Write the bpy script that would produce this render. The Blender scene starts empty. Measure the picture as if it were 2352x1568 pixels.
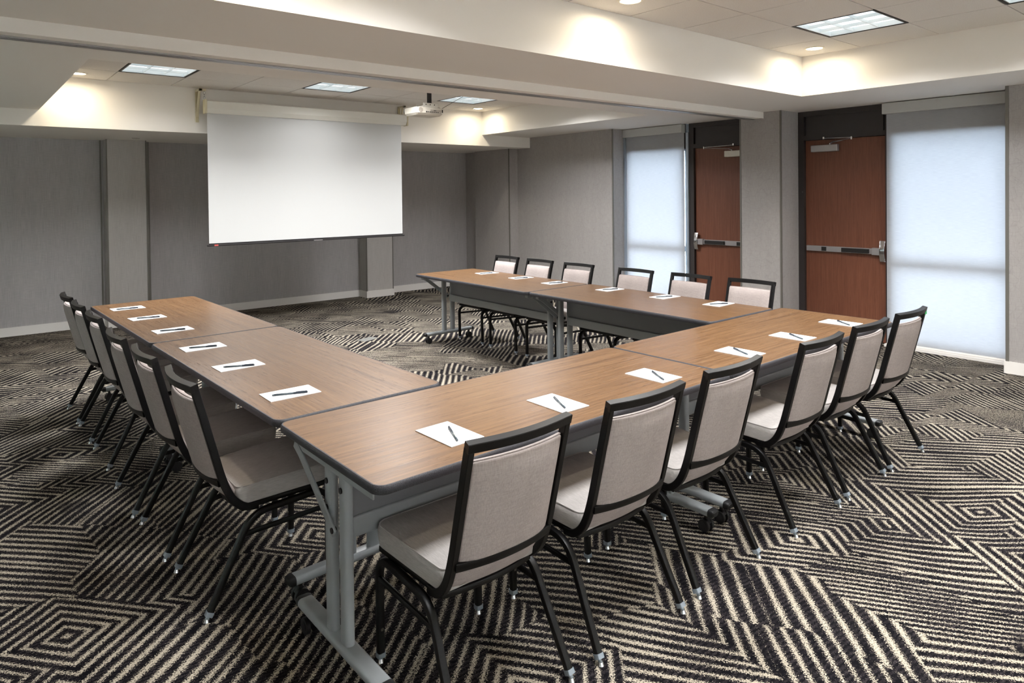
import bpy, bmesh, math, random
from mathutils import Vector, Matrix
PI = math.pi
random.seed(7)
S = bpy.context.scene
C = S.collection

# ------------------------------------------------------------------ camera
cd = bpy.data.cameras.new('camera'); cam = bpy.data.objects.new('camera', cd); C.objects.link(cam)
S.camera = cam
FPX, CX, CY = 1565.75, 1187.98, 463.98
cd.sensor_width = 36.0; cd.sensor_fit = 'HORIZONTAL'
cd.lens = 36.0 * FPX / 2352
cd.shift_x = (1176 - CX) / 2352
cd.shift_y = (CY - 784) / 2352
r = Vector((0.7690330, -0.6391162, -0.0108969)); u = Vector((0.0168168, 0.0031878, 0.9998535)); f = Vector((0.6389878, 0.7691036, -0.0131994))
m = Matrix(((r.x, u.x, -f.x, -0.930), (r.y, u.y, -f.y, -1.759), (r.z, u.z, -f.z, 1.585), (0, 0, 0, 1)))
cam.matrix_world = m
cd.clip_start = 0.05

# ------------------------------------------------------------------ view + world
S.view_settings.view_transform = 'Standard'
S.view_settings.look = 'None'
S.view_settings.exposure = 0.50
S.view_settings.gamma = 1.0
S.view_settings.use_curve_mapping = False
S.cycles.use_denoising = True
S.cycles.max_bounces = 10
S.cycles.diffuse_bounces = 6
S.cycles.glossy_bounces = 4
S.cycles.transmission_bounces = 6
S.cycles.transparent_max_bounces = 12
S.cycles.sample_clamp_indirect = 40.0
S.cycles.caustics_reflective = False
S.cycles.caustics_refractive = False

DAY = 17.5          # daylight on the blinds
TROFFER = 27.0      # W of each fluorescent troffer
DOWN = 4.0         # W of each recessed downlight
w = bpy.data.worlds.new('sky'); S.world = w; w.use_nodes = True
bg = w.node_tree.nodes['Background']
bg.inputs[0].default_value = (0.80, 0.915, 1.0, 1); bg.inputs[1].default_value = DAY

# ------------------------------------------------------------------ colours, materials
def lin(c):
    return tuple(((v / 255) / 12.92 if v / 255 <= 0.04045 else ((v / 255 + 0.055) / 1.055) ** 2.4) for v in c)
def mat(name, rgb=(128, 128, 128), rough=0.6, metal=0.0, spec=0.5, coat=0.0):
    M = bpy.data.materials.new(name); M.use_nodes = True
    b = M.node_tree.nodes['Principled BSDF']
    b.inputs['Base Color'].default_value = (*lin(rgb), 1)
    b.inputs['Roughness'].default_value = rough
    b.inputs['Metallic'].default_value = metal
    b.inputs['Specular IOR Level'].default_value = spec
    b.inputs['Coat Weight'].default_value = coat
    return M
class N:
    """small node helper"""
    def __init__(s, M): s.t = M.node_tree; s.b = s.t.nodes.get('Principled BSDF')
    def new(s, ty, **kw):
        n = s.t.nodes.new(ty)
        for k, v in kw.items():
            if k.startswith('i_'):
                n.inputs[k[2:].replace('_', ' ')].default_value = v
            else: setattr(n, k, v)
        return n
    def l(s, a, b): s.t.links.new(a, b)
    def math(s, op, a, b=None, c=None, clamp=False):
        n = s.t.nodes.new('ShaderNodeMath'); n.operation = op; n.use_clamp = clamp
        for i, v in enumerate((a, b, c)):
            if v is None: continue
            if isinstance(v, (int, float)): n.inputs[i].default_value = v
            else: s.l(v, n.inputs[i])
        return n.outputs[0]
    def mix(s, fac, a, b, mode='MIX'):
        n = s.t.nodes.new('ShaderNodeMix'); n.data_type = 'RGBA'; n.blend_type = mode
        for i, v in ((0, fac), (6, a), (7, b)):
            if isinstance(v, (int, float)): n.inputs[i].default_value = v
            elif isinstance(v, tuple): n.inputs[i].default_value = (*v[:3], 1)
            else: s.l(v, n.inputs[i])
        return n.outputs[2]
    def coords(s, kind='Object', scale=(1, 1, 1), rot=(0, 0, 0), loc=(0, 0, 0)):
        c = s.t.nodes.new('ShaderNodeTexCoord'); mp = s.t.nodes.new('ShaderNodeMapping')
        mp.inputs['Scale'].default_value = scale; mp.inputs['Rotation'].default_value = rot; mp.inputs['Location'].default_value = loc
        s.l(c.outputs[kind], mp.inputs[0]); return mp.outputs[0]
    def noise(s, vec, scale, detail=2.0, rough=0.5):
        n = s.t.nodes.new('ShaderNodeTexNoise'); n.inputs['Scale'].default_value = scale
        n.inputs['Detail'].default_value = detail; n.inputs['Roughness'].default_value = rough
        s.l(vec, n.inputs['Vector']); return n.outputs[0]
    def ramp(s, fac, stops):
        n = s.t.nodes.new('ShaderNodeValToRGB'); cr = n.color_ramp
        while len(cr.elements) < len(stops): cr.elements.new(0.5)
        for e, (p, c) in zip(cr.elements, stops): e.position = p; e.color = (*c[:3], 1)
        s.l(fac, n.inputs[0]); return n.outputs[0]
    def rng(s, v, a, b, c, d, clamp=True):
        n = s.t.nodes.new('ShaderNodeMapRange'); n.clamp = clamp
        for i, x in enumerate((a, b, c, d)): n.inputs[i + 1].default_value = x
        s.l(v, n.inputs[0]); return n.outputs[0]
    def bump(s, h, strength, dist=0.002):
        n = s.t.nodes.new('ShaderNodeBump'); n.inputs['Strength'].default_value = strength; n.inputs['Distance'].default_value = dist
        s.l(h, n.inputs['Height']); s.l(n.outputs[0], s.b.inputs['Normal'])

def fabric(name, rgb, amp=0.16, streak=(1, 1, 0.03), vscale=420, rough=0.9, faint=False, cross=0.5):
    """woven cloth: fine vertical slubs and a weaker cross weave"""
    M = mat(name, rgb, rough, spec=0.2); n = N(M)
    base = lin(rgb)
    a = n.noise(n.coords('Object', streak), vscale, 3, 0.6)
    b = n.noise(n.coords('Object', tuple(0.06 if k < 0.5 else 1.0 for k in (1 - streak[0], 1 - streak[1], 1 - streak[2])) if False else (0.05, 0.05, 1.0)), vscale * 1.2, 2, 0.5)
    c = n.noise(n.coords('Object', (1, 1, 0.12)), 9, 3, 0.6)
    s1 = n.rng(a, 0.3, 0.7, -amp, amp)
    s2 = n.rng(b, 0.3, 0.7, -amp * cross, amp * cross)
    s3 = n.rng(c, 0.3, 0.7, -amp * 0.35, amp * 0.35)
    t = n.math('ADD', n.math('ADD', s1, s2), n.math('ADD', s3, 1.0))
    if faint:
        v = n.new('ShaderNodeTexVoronoi', feature='DISTANCE_TO_EDGE'); v.inputs['Scale'].default_value = 14
        n.l(n.coords('Object', (1, 1, 1), (0, 0, 0)), v.inputs['Vector'])
        ln = n.rng(v.outputs['Distance'], 0.0, 0.035, 0.90, 1.0)
        t = n.math('MULTIPLY', t, ln)
    col = n.new('ShaderNodeVectorMath', operation='SCALE'); col.inputs[0].default_value = base
    n.l(t, col.inputs['Scale']); n.l(col.outputs[0], n.b.inputs['Base Color'])
    n.bump(n.math('ADD', a, b), 0.25, 0.001)
    return M

M_wall = fabric('grey_linen_wallcovering', (176, 173, 173), 0.13, (1, 1, 0.02), 260)
M_wall2 = fabric('light_linen_wallcovering', (186, 182, 179), 0.10, (1, 1, 0.02), 260)
M_wall3 = fabric('patterned_linen_wallcovering', (164, 160, 158), 0.09, (1, 1, 0.05), 260, faint=True)
M_taupe = fabric('taupe_chair_fabric', (172, 161, 158), 0.15, (1, 1, 0.06), 420, 0.85, cross=0.6)
M_seatf = fabric('taupe_seat_fabric', (180, 175, 172), 0.13, (0.06, 1, 1), 420, 0.8, cross=0.3)

def plaster(name, rgb):
    M = mat(name, rgb, 0.75, spec=0.25); n = N(M)
    n.bump(n.noise(n.coords('Object'), 90, 3), 0.05, 0.001); return M
M_white = plaster('white_painted_drywall', (238, 234, 228))
M_ceil = plaster('soffit_paint', (200, 194, 188))
M_base = mat('white_baseboard_paint', (236, 232, 228), 0.45)
M_trim = mat('grey_edge_trim', (118, 116, 110), 0.45, 0.3)
M_tile = mat('acoustic_tile', (226, 220, 213), 0.9, spec=0.1)
n = N(M_tile); a_ = n.noise(n.coords('Object'), 160, 4, 0.7)
n.l(n.mix(n.rng(a_, 0.35, 0.65, 0, 1), lin((220, 215, 209)), lin((234, 229, 223))), n.b.inputs['Base Color'])
M_gap = mat('tile_joint', (60, 56, 52), 0.9)
M_track = mat('aluminium_track', (168, 168, 168), 0.35, 0.7)
M_slot = mat('track_slot', (48, 46, 46), 0.6)
M_black = mat('black_powder_coat', (9, 8, 9), 0.42, 0.0, 0.30)
M_band = mat('speckled_black_edge', (38, 37, 40), 0.6)
n = N(M_band); a_ = n.noise(n.coords('Object'), 700, 2, 0.7)
n.l(n.mix(n.rng(a_, 0.5, 0.66, 0, 1), lin((34, 33, 37)), lin((92, 92, 100))), n.b.inputs['Base Color'])
M_silver = mat('silver_grey_enamel', (156, 161, 164), 0.36, 0.0)
M_panel = mat('grey_modesty_panel', (124, 126, 131), 0.45, 0.0)
M_rubber = mat('black_plastic', (24, 24, 26), 0.5)
M_wheel = mat('caster_wheel', (30, 30, 33), 0.45)
M_glide = mat('clear_plastic_glide', (136, 146, 156), 0.25, 0.0, 0.6)
M_chrome = mat('chrome', (205, 205, 208), 0.18, 1.0)
M_satin = mat('satin_aluminium', (176, 172, 174), 0.33, 0.6)
M_dark = mat('dark_bronze_frame', (50, 45, 45), 0.5)
M_darkp = mat('dark_transom_panel', (40, 37, 39), 0.45)
M_paper = mat('white_paper', (226, 226, 227), 0.7)
M_pad = mat('pad_backing', (150, 150, 152), 0.7)
M_pen = mat('pen_barrel', (60, 72, 80), 0.3)
M_cap = mat('pen_cap', (34, 44, 56), 0.25)
M_mark = mat('pen_print', (190, 186, 170), 0.5)
M_scr = mat('matte_white_screen', (206, 207, 207), 0.85, spec=0.1)
M_case = mat('cream_enamel', (232, 230, 222), 0.4)
M_cream = mat('cream_bracket', (214, 205, 176), 0.5)
M_bar = mat('black_screen_bar', (36, 34, 36), 0.4)
M_red = mat('red_sticker', (200, 90, 84), 0.5)
M_proj = mat('off_white_plastic', (214, 208, 196), 0.5)
M_projd = mat('grille_grey', (168, 160, 150), 0.6)
M_port = mat('port_black', (20, 18, 18), 0.6)
M_case2 = mat('grey_blind_box', (190, 190, 188), 0.5)
M_alu = mat('window_aluminium', (166, 176, 186), 0.35, 0.5)
M_plate = mat('floor_plate', (168, 168, 164), 0.35, 0.6)
M_green = mat('green_mark', (70, 190, 110), 0.5)

# wood laminate table top: grain along local x
def wood(name, c0, c1, c2, rough, axis=0, scale=1.0, coat=0.0):
    M = mat(name, c1, rough, coat=coat); n = N(M)
    sc = [1, 1, 1]; sc = [26 * scale] * 3; sc[axis] = 0.5 * scale
    wob = n.noise(n.coords('Object'), 2.0, 2)
    v = n.coords('Object', tuple(sc))
    add = n.new('ShaderNodeVectorMath', operation='MULTIPLY_ADD')
    cb = n.new('ShaderNodeCombineXYZ')
    for i in range(3):
        if i != axis: n.l(wob, cb.inputs[i])
    n.l(cb.outputs[0], add.inputs[0]); add.inputs[1].default_value = (0.5, 0.5, 0.5); n.l(v, add.inputs[2])
    g1 = n.noise(add.outputs[0], 3.2, 5, 0.62)
    g2 = n.noise(add.outputs[0], 17.0, 3, 0.6)
    f_ = n.math('ADD', n.math('MULTIPLY', g1, 0.6), n.math('MULTIPLY', g2, 0.4))
    col = n.ramp(f_, [(0.36, lin(c0)), (0.5, lin(c1)), (0.64, lin(c2))])
    n.l(col, n.b.inputs['Base Color'])
    n.l(n.rng(g2, 0.3, 0.7, rough - 0.05, rough + 0.06), n.b.inputs['Roughness'])
    return M
M_top = wood('walnut_laminate', (78, 54, 34), (100, 73, 48), (119, 90, 61), 0.31, 0)
M_door = wood('cherry_veneer', (96, 55, 40), (114, 69, 50), (126, 80, 60), 0.42, 2, 1.5)

# carpet: concentric chevron stripes on the two diagonals
M_carpet = mat('chevron_carpet', (60, 58, 58), 0.95, spec=0.05)
n = N(M_carpet)
tc = n.coords('Object')
sp = n.new('ShaderNodeSeparateXYZ'); n.l(tc, sp.inputs[0])
# slow warp so that the two stripe families drift a few degrees
w1 = n.rng(n.noise(n.coords('Object', (1, 1, 1)), 0.55, 1), 0.3, 0.7, -0.07, 0.07)
w2 = n.rng(n.noise(n.coords('Object', (1, 1, 1), (0, 0, 0), (7.3, 2.1, 0)), 0.55, 1), 0.3, 0.7, -0.07, 0.07)
jx = n.rng(n.noise(n.coords('Object', (1, 1, 1)), 120, 3, 0.8), 0.2, 0.8, -0.013, 0.013)
jy = n.rng(n.noise(n.coords('Object', (1, 1, 1), (0, 0, 0), (3, 9, 0)), 120, 3, 0.8), 0.2, 0.8, -0.013, 0.013)
X = n.math('ADD', n.math('ADD', sp.outputs[0], w1), jx)
Y = n.math('ADD', n.math('ADD', sp.outputs[1], w2), jy)
# p across the 130 degree stripes, q across the 45 degree stripes
P = n.math('ADD', n.math('MULTIPLY', X, math.sin(math.radians(129))), n.math('MULTIPLY', Y, -math.cos(math.radians(129))))
Q = n.math('ADD', n.math('MULTIPLY', X, -math.sin(math.radians(46))), n.math('MULTIPLY', Y, math.cos(math.radians(46))))
cv = n.new('ShaderNodeCombineXYZ'); n.l(n.math('MULTIPLY', P, 1.0), cv.inputs[0]); n.l(n.math('MULTIPLY', Q, 0.78), cv.inputs[1])
VS = 2.3
vo = n.new('ShaderNodeTexVoronoi', voronoi_dimensions='2D', feature='F1', distance='CHEBYCHEV')
vo.inputs['Scale'].default_value = VS; vo.inputs['Randomness'].default_value = 1.0
n.l(cv.outputs[0], vo.inputs['Vector'])
sc_ = n.new('ShaderNodeSeparateColor'); n.l(vo.outputs['Color'], sc_.inputs[0])
pitch = n.rng(sc_.outputs[0], 0, 1, 20.0, 33.0)          # stripes per metre
ps = n.new('ShaderNodeSeparateXYZ'); n.l(vo.outputs['Position'], ps.inputs[0])
qs = n.new('ShaderNodeSeparateXYZ'); n.l(cv.outputs[0], qs.inputs[0])
dp = n.math('ABSOLUTE', n.math('SUBTRACT', qs.outputs[0], ps.outputs[0]))
dq = n.math('ABSOLUTE', n.math('SUBTRACT', qs.outputs[1], ps.outputs[1]))
both = n.math('MAXIMUM', dp, dq)
# per block: stripes one way, stripes the other way, or nested squares
selp = n.math('LESS_THAN', sc_.outputs[2], 0.26)
selq = n.math('GREATER_THAN', sc_.outputs[2], 0.72)
selb = n.math('SUBTRACT', n.math('SUBTRACT', 1.0, selp), selq)
dd = n.math('ADD', n.math('ADD', n.math('MULTIPLY', dp, selp), n.math('MULTIPLY', dq, selq)), n.math('MULTIPLY', both, selb))
dist = n.math('MULTIPLY', dd, pitch)
ph = n.math('FRACT', n.math('ADD', dist, n.math('MULTIPLY', sc_.outputs[1], 1.0)))
tri = n.math('ABSOLUTE', n.math('SUBTRACT', ph, 0.5))      # 0 in the middle of the white line
thr = n.rng(n.noise(n.coords('Object'), 3.2, 2), 0.3, 0.7, 0.10, 0.24)
yarn = n.noise(n.coords('Object'), 190, 2, 0.8)
edge = n.math('ADD', n.math('SUBTRACT', thr, tri), n.math('MULTIPLY', n.math('SUBTRACT', yarn, 0.5), 1.1))
white = n.math('MULTIPLY', edge, 14.0, clamp=True)
# dark field: black with charcoal ribs running across the stripes
ribs = n.math('FRACT', n.math('MULTIPLY', n.math('ADD', P, Q), 42))
ribm = n.math('MULTIPLY', n.math('LESS_THAN', ribs, 0.5), n.rng(n.noise(n.coords('Object'), 9, 3, 0.7), 0.36, 0.56, 0, 1))
ribm = n.math('MULTIPLY', ribm, n.rng(yarn, 0.35, 0.6, 0.25, 1))
darkc = n.mix(ribm, lin((16, 15, 19)), lin((58, 53, 55)))
# a few blocks lose their pale line
lost = n.rng(n.noise(n.coords('Object', (1, 1, 1), (0, 0, 0), (5, 5, 0)), 1.7, 2), 0.66, 0.70, 1.0, 0.3)
white = n.math('MULTIPLY', white, lost)
palec = n.mix(n.rng(yarn, 0.3, 0.7, 0, 1), lin((150, 141, 126)), lin((196, 186, 169)))
n.l(n.mix(white, darkc, palec), n.b.inputs['Base Color'])
n.bump(n.math('ADD', n.math('MULTIPLY', white, 0.6), yarn), 0.6, 0.004)

# blinds: cloth that lets daylight through
def blind_mat(tr_f=0.42, g=(0.56, 0.57, 0.60), h=(0.64, 0.65, 0.67)):
    M = bpy.data.materials.new('translucent_blind_cloth'); M.use_nodes = True; t = M.node_tree; t.nodes.clear()
    n = N(M)
    o = n.new('ShaderNodeOutputMaterial'); d = n.new('ShaderNodeBsdfDiffuse'); tr = n.new('ShaderNodeBsdfTranslucent'); mx = n.new('ShaderNodeMixShader')
    wv = n.noise(n.coords('Object', (1, 0.03, 1)), 500, 2)
    cl = n.mix(n.rng(wv, 0.3, 0.7, 0, 1), g, h)
    n.l(cl, d.inputs[0]); n.l(cl, tr.inputs[0]); mx.inputs[0].default_value = tr_f
    n.l(d.outputs[0], mx.inputs[1]); n.l(tr.outputs[0], mx.inputs[2]); n.l(mx.outputs[0], o.inputs[0]); return M
M_blind = blind_mat()
M_blind_fill = blind_mat(0.72, (0.80, 0.75, 0.71), (0.84, 0.80, 0.75))  # cloth of the added fill windows, warm tint to warm their light
M_blindg = blind_mat(0.46, (0.55, 0.58, 0.54), (0.63, 0.66, 0.62))  # left blinds: the green of the daylight is put into the cloth colour
def glass_mat():
    M = bpy.data.materials.new('window_glass'); M.use_nodes = True; t = M.node_tree; t.nodes.clear()
    n = N(M)
    o = n.new('ShaderNodeOutputMaterial'); a = n.new('ShaderNodeBsdfTransparent'); g = n.new('ShaderNodeBsdfGlossy'); g.inputs['Roughness'].default_value = 0.02
    a.inputs[0].default_value = (0.93, 0.94, 0.95, 1)
    fr = n.new('ShaderNodeFresnel'); fr.inputs[0].default_value = 1.45; mx = n.new('ShaderNodeMixShader')
    n.l(fr.outputs[0], mx.inputs[0]); n.l(a.outputs[0], mx.inputs[1]); n.l(g.outputs[0], mx.inputs[2]); n.l(mx.outputs[0], o.inputs[0]); return M
M_glass = glass_mat()
def emis(name, col, st):
    M = bpy.data.materials.new(name); M.use_nodes = True; b = M.node_tree.nodes['Principled BSDF']
    b.inputs['Base Color'].default_value = (0.7, 0.7, 0.7, 1)
    b.inputs['Emission Color'].default_value = (*col, 1); b.inputs['Emission Strength'].default_value = st; return M
M_tube = emis('troffer_lens', (0.80, 0.90, 0.95), 0.95)
n = N(M_tube)
tn = n.noise(n.coords('Object', (1, 1, 1)), 7, 1)
n.l(n.mix(n.rng(tn, 0.35, 0.65, 0, 1), (0.55, 0.68, 0.74), (1.0, 1.0, 0.98)), n.b.inputs['Emission Color'])
M_louver = mat('white_louver', (226, 232, 234), 0.35)
M_can = emis('downlight_lamp', (1.0, 0.86, 0.60), 9.0)
M_ring = mat('downlight_ring', (232, 226, 212), 0.4)

# ------------------------------------------------------------------ mesh helpers
def add_box(bm, x0, x1, y0, y1, z0, z1, mi=0, bev=0.0, M=None):
    vs = [bm.verts.new((x, y, z)) for x in (x0, x1) for y in (y0, y1) for z in (z0, z1)]
    fs = []
    for q in ((0, 1, 3, 2), (4, 6, 7, 5), (0, 4, 5, 1), (2, 3, 7, 6), (0, 2, 6, 4), (1, 5, 7, 3)):
        fc = bm.faces.new([vs[i] for i in q]); fc.material_index = mi; fs.append(fc)
    if bev > 0:
        es = list({e for fc in fs for e in fc.edges})
        res = bmesh.ops.bevel(bm, geom=es, offset=bev, segments=3, affect='EDGES', profile=0.5)
        for fc in res['faces']: fc.material_index = mi; fc.smooth = True
        vs = list({v for fc in res['faces'] for v in fc.verts})
    if M is not None:
        allv = {v for v in vs if v.is_valid}
        for fc in fs:
            if fc.is_valid: allv |= set(fc.verts)
        bmesh.ops.transform(bm, matrix=M, verts=list(allv))
def rrect(wd, ht, r, seg=3):
    pts = []
    for cx, cy, a0 in ((wd / 2 - r, ht / 2 - r, 0), (-wd / 2 + r, ht / 2 - r, 90), (-wd / 2 + r, -ht / 2 + r, 180), (wd / 2 - r, -ht / 2 + r, 270)):
        for k in range(seg + 1):
            a = math.radians(a0 + 90 * k / seg); pts.append((cx + r * math.cos(a), cy + r * math.sin(a)))
    return pts
def sweep(bm, path, prof, side, caps=True, mi=0, smooth=True, scales=None):
    """sweep a closed profile along path; profile x lies along `side`, y along tangent x side"""
    n_ = len(path); path = [Vector(p) for p in path]; rings = []
    for i, p in enumerate(path):
        t = (path[min(i + 1, n_ - 1)] - path[max(i - 1, 0)]).normalized()
        sd = side(i) if callable(side) else Vector(side)
        sd = (sd - t * sd.dot(t)).normalized(); up = t.cross(sd)
        k = 1.0
        if 0 < i < n_ - 1:
            a = (path[i] - path[i - 1]).normalized(); b = (path[i + 1] - path[i]).normalized()
            k = 1.0 / max(0.5, math.sqrt((1 + a.dot(b)) / 2))
        s_ = scales[i] if scales else 1.0
        rings.append([bm.verts.new(p + sd * x * s_ + up * y * k * s_) for x, y in prof])
    m_ = len(prof)
    for a, b in zip(rings, rings[1:]):
        for i in range(m_):
            fc = bm.faces.new((a[i], a[(i + 1) % m_], b[(i + 1) % m_], b[i])); fc.smooth = smooth; fc.material_index = mi
    if caps:
        fc = bm.faces.new(rings[0][::-1]); fc.material_index = mi
        fc = bm.faces.new(rings[-1]); fc.material_index = mi
def cyl(bm, p0, p1, r0, r1=None, seg=16, mi=0, smooth=True):
    r1 = r0 if r1 is None else r1
    p0 = Vector(p0); p1 = Vector(p1); t = (p1 - p0).normalized()
    a = t.orthogonal().normalized(); b = t.cross(a)
    R = []
    for p, r_ in ((p0, r0), (p1, r1)):
        R.append([bm.verts.new(p + a * r_ * math.cos(2 * PI * k / seg) + b * r_ * math.sin(2 * PI * k / seg)) for k in range(seg)])
    for i in range(seg):
        fc = bm.faces.new((R[0][i], R[0][(i + 1) % seg], R[1][(i + 1) % seg], R[1][i])); fc.smooth = smooth; fc.material_index = mi
    fc = bm.faces.new(R[0][::-1]); fc.material_index = mi
    fc = bm.faces.new(R[1]); fc.material_index = mi
def quad(bm, pts, mi=0):
    fc = bm.faces.new([bm.verts.new(p) for p in pts]); fc.material_index = mi; return fc
def fillet(pts, r_, seg=5):
    """round the inner corners of a polyline"""
    P_ = [Vector(p) for p in pts]; out = [P_[0]]
    for i in range(1, len(P_) - 1):
        a = (P_[i - 1] - P_[i]); b = (P_[i + 1] - P_[i]); rr = r_[i - 1] if isinstance(r_, (list, tuple)) else r_
        la = min(rr, a.length * 0.49); lb = min(rr, b.length * 0.49)
        s0 = P_[i] + a.normalized() * la; s1 = P_[i] + b.normalized() * lb
        for k in range(seg + 1):
            t = k / seg; out.append(s0 * (1 - t) ** 2 + P_[i] * 2 * t * (1 - t) + s1 * t * t)
    out.append(P_[-1]); return out
def obj(name, bm, mats, parent=None, loc=None, rotz=None):
    bmesh.ops.recalc_face_normals(bm, faces=bm.faces)
    for e_ in bm.edges:
        if len(e_.link_faces) == 2 and e_.calc_face_angle(0) > math.radians(28): e_.smooth = False
    me = bpy.data.meshes.new(name); bm.to_mesh(me); bm.free()
    for mm in (mats if isinstance(mats, (list, tuple)) else [mats]): me.materials.append(mm)
    o = bpy.data.objects.new(name, me); C.objects.link(o)
    if parent is not None: o.parent = parent
    if loc is not None: o.location = loc
    if rotz is not None: o.rotation_euler = (0, 0, rotz)
    return o
def BM(): return bmesh.new()
def mark(o, label, cat, group=None):
    o['label'] = label; o['category'] = cat
    if group: o['group'] = group
    return o
def thing(name, label, cat, loc=(0, 0, 0), rotz=0.0, group=None):
    o = bpy.data.objects.new(name, None); C.objects.link(o); o.location = loc; o.rotation_euler = (0, 0, rotz)
    o.empty_display_size = 0.1
    return mark(o, label, cat, group)
def struct(name, bm, mats, parent=None):
    o = obj(name, bm, mats, parent)
    if parent is None: o['kind'] = 'structure'
    return o
def dup(root, loc, rotz, label):
    def cp(o, par):
        c = o.copy(); C.objects.link(c)
        if par is not None: c.parent = par
        for ch in list(o.children): cp(ch, c)
        return c
    r_ = cp(root, None); r_.location = loc; r_.rotation_euler = (0, 0, rotz); r_['label'] = label
    return r_

# ------------------------------------------------------------------ room dimensions
XL, XR, YF, YB = -2.7, 6.6, -4.2, 8.0
ZS, ZC1, ZC2, ZQ = 2.451, 2.812, 2.790, 2.291
C1 = (-0.253, 5.149, -1.72, 1.415)       # front ceiling recess
C2 = (-0.253, 5.144, 3.228, 6.351)       # rear ceiling recess
XM, XK = 6.08, 6.0                       # middle wall face, column face
YM = 4.615                               # end of middle wall
YK0, YK1 = 2.10, 2.595                   # column

bm = BM(); add_box(bm, XL - 0.2, XR + 0.2, YF - 0.2, YB + 0.2, -0.1, 0.0)
struct('floor', bm, M_carpet)

# ceiling: soffit with two recesses, deeper bulkhead along the rear wall
bm = BM()
TH = 0.5
def slab(x0, x1, y0, y1, z0, z1): add_box(bm, x0, x1, y0, y1, z0, z1)
slab(XL - .2, XR + .2, YF - .2, C1[2], ZS, ZC1 + TH)
slab(XL - .2, C1[0], C1[2], C1[3], ZS, ZC1 + TH)
slab(C1[1], XR + .2, C1[2], C1[3], ZS, ZC1 + TH)
slab(XL - .2, XR + .2, C1[3], C2[2], ZS, ZC1 + TH)
slab(XL - .2, C2[0], C2[2], C2[3], ZS, ZC1 + TH)
slab(C2[1], XR + .2, C2[2], C2[3], ZS, ZC1 + TH)
slab(XL - .2, XR + .2, C2[3], YB + .2, ZQ, ZC1 + TH)
slab(C1[0], C1[1], C1[2], C1[3], ZC1 + 0.12, ZC1 + TH)
slab(C2[0], C2[1], C2[2], C2[3], ZC2 + 0.12, ZC1 + TH)
ceil_o = struct('ceiling', bm, M_white)

T = 0.602
def tiles(name, rect, xs, ys, z, holes):
    bm = BM(); g = 0.0045
    for i in range(len(xs) - 1):
        for j in range(len(ys) - 1):
            if (i, j) in holes: continue
            add_box(bm, xs[i] + g, xs[i + 1] - g, ys[j] + g, ys[j + 1] - g, z, z + 0.012, 0)
            add_box(bm, xs[i], xs[i + 1], ys[j], ys[j + 1], z + 0.012, z + 0.016, 1)
    return struct(name, bm, [M_tile, M_gap], ceil_o)
xs1 = [C1[0]] + [4.55 - T * k for k in range(7, -1, -1)] + [C1[1]]
ys1 = [C1[2]] + [0.872 - T * k for k in range(3, -1, -1)] + [C1[3]]
xs2 = [C2[0]] + [0.322 + T * k for k in range(0, 8)] + [C2[1]]
ys2 = [C2[2]] + [5.716 - T * k for k in range(3, -1, -1)] + [C2[3]]
holes1 = [(8, 3), (5, 3), (2, 3), (8, 1), (5, 1), (2, 1)]
holes1 = [(7, 3), (7, 1), (4, 3), (4, 1), (1, 3), (1, 1)]
holes2 = [(1, 3), (4, 3), (7, 3), (1, 1), (4, 1), (7, 1)]
tiles('ceiling_tiles', C1, xs1, ys1, ZC1, holes1)
tiles('ceiling_tiles', C2, xs2, ys2, ZC2, holes2)

# header of the folding partition, hanging across the room, with its track
bm = BM()
add_box(bm, XL, XK, 2.302, 2.452, 2.385, ZS + 0.01)
add_box(bm, XL, XK, 2.302, 2.305, 2.380, 2.385)
hd = struct('trim_1', bm, M_white)
bm = BM()
add_box(bm, XL, XK, 2.415, 2.437, 2.377, 2.3852); add_box(bm, XL, XK, 2.449, 2.478, 2.377, 2.3852)
add_box(bm, XL, XK, 2.474, 2.484, 2.377, ZS + 0.005)
struct('track', bm, M_track, hd)
bm = BM(); add_box(bm, XL, XK, 2.436, 2.450, 2.381, 2.3865); struct('track_slot', bm, M_slot, hd)

# walls
bm = BM(); add_box(bm, XL - .2, XR + .2, YB, YB + .2, -0.05, ZQ + .1); struct('wall_back', bm, M_wall)
FILL_WIN = [(-2.0, -0.5), (0.0, 1.5), (2.0, 3.5), (4.0, 5.5)]      # unseen windows added behind the viewer for fill light (x ranges)
LWIN = [(-3.0, -1.4), (2.2, 3.8), (4.4, 6.0)]                    # windows of the left wall (y ranges)
def wall_with_openings(name, wins, a0, a1, along_x, c0, c1, M):
    bm = BM(); cur = a0
    def bx(p, q, z0, z1):
        if along_x: add_box(bm, p, q, c0, c1, z0, z1)
        else: add_box(bm, c0, c1, p, q, z0, z1)
    for p, q in wins:
        bx(cur, p, -0.05, ZS + .1); bx(p, q, -0.05, 0.06); bx(p, q, 2.16, ZS + .1); cur = q
    bx(cur, a1, -0.05, ZS + .1)
    struct(name, bm, M)
wall_with_openings('wall_left', LWIN, YF - .2, YB, False, XL - .2, XL, M_wall)
wall_with_openings('wall_front', FILL_WIN, XL - .2, XR + .2, True, YF - .2, YF, M_white)  # unseen wall, openings added for fill, white to bounce light
bm = BM()
add_box(bm, XM, XR, YM, 6.66, -0.05, ZS + .05)
add_box(bm, 5.90, XR, 6.66, 7.575, -0.05, ZS + .05)
add_box(bm, 6.014, XR, 7.575, YB + .01, -0.05, ZS + .05)
add_box(bm, XK, XR, YK0, YK1, -0.05, ZS + .05)
add_box(bm, XK, XR, YF - .1, 0.05, -0.05, ZS + .05)
struct('wall_right', bm, M_wall3)
# pilasters of the rear wall
for k, (x0, x1) in enumerate(((0.526, 0.955), (3.965, 4.415))):
    bm = BM(); add_box(bm, x0, x1, 7.758, YB + .01, -0.02, ZQ + .05); struct('wall_back', bm, M_wall2)
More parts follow.
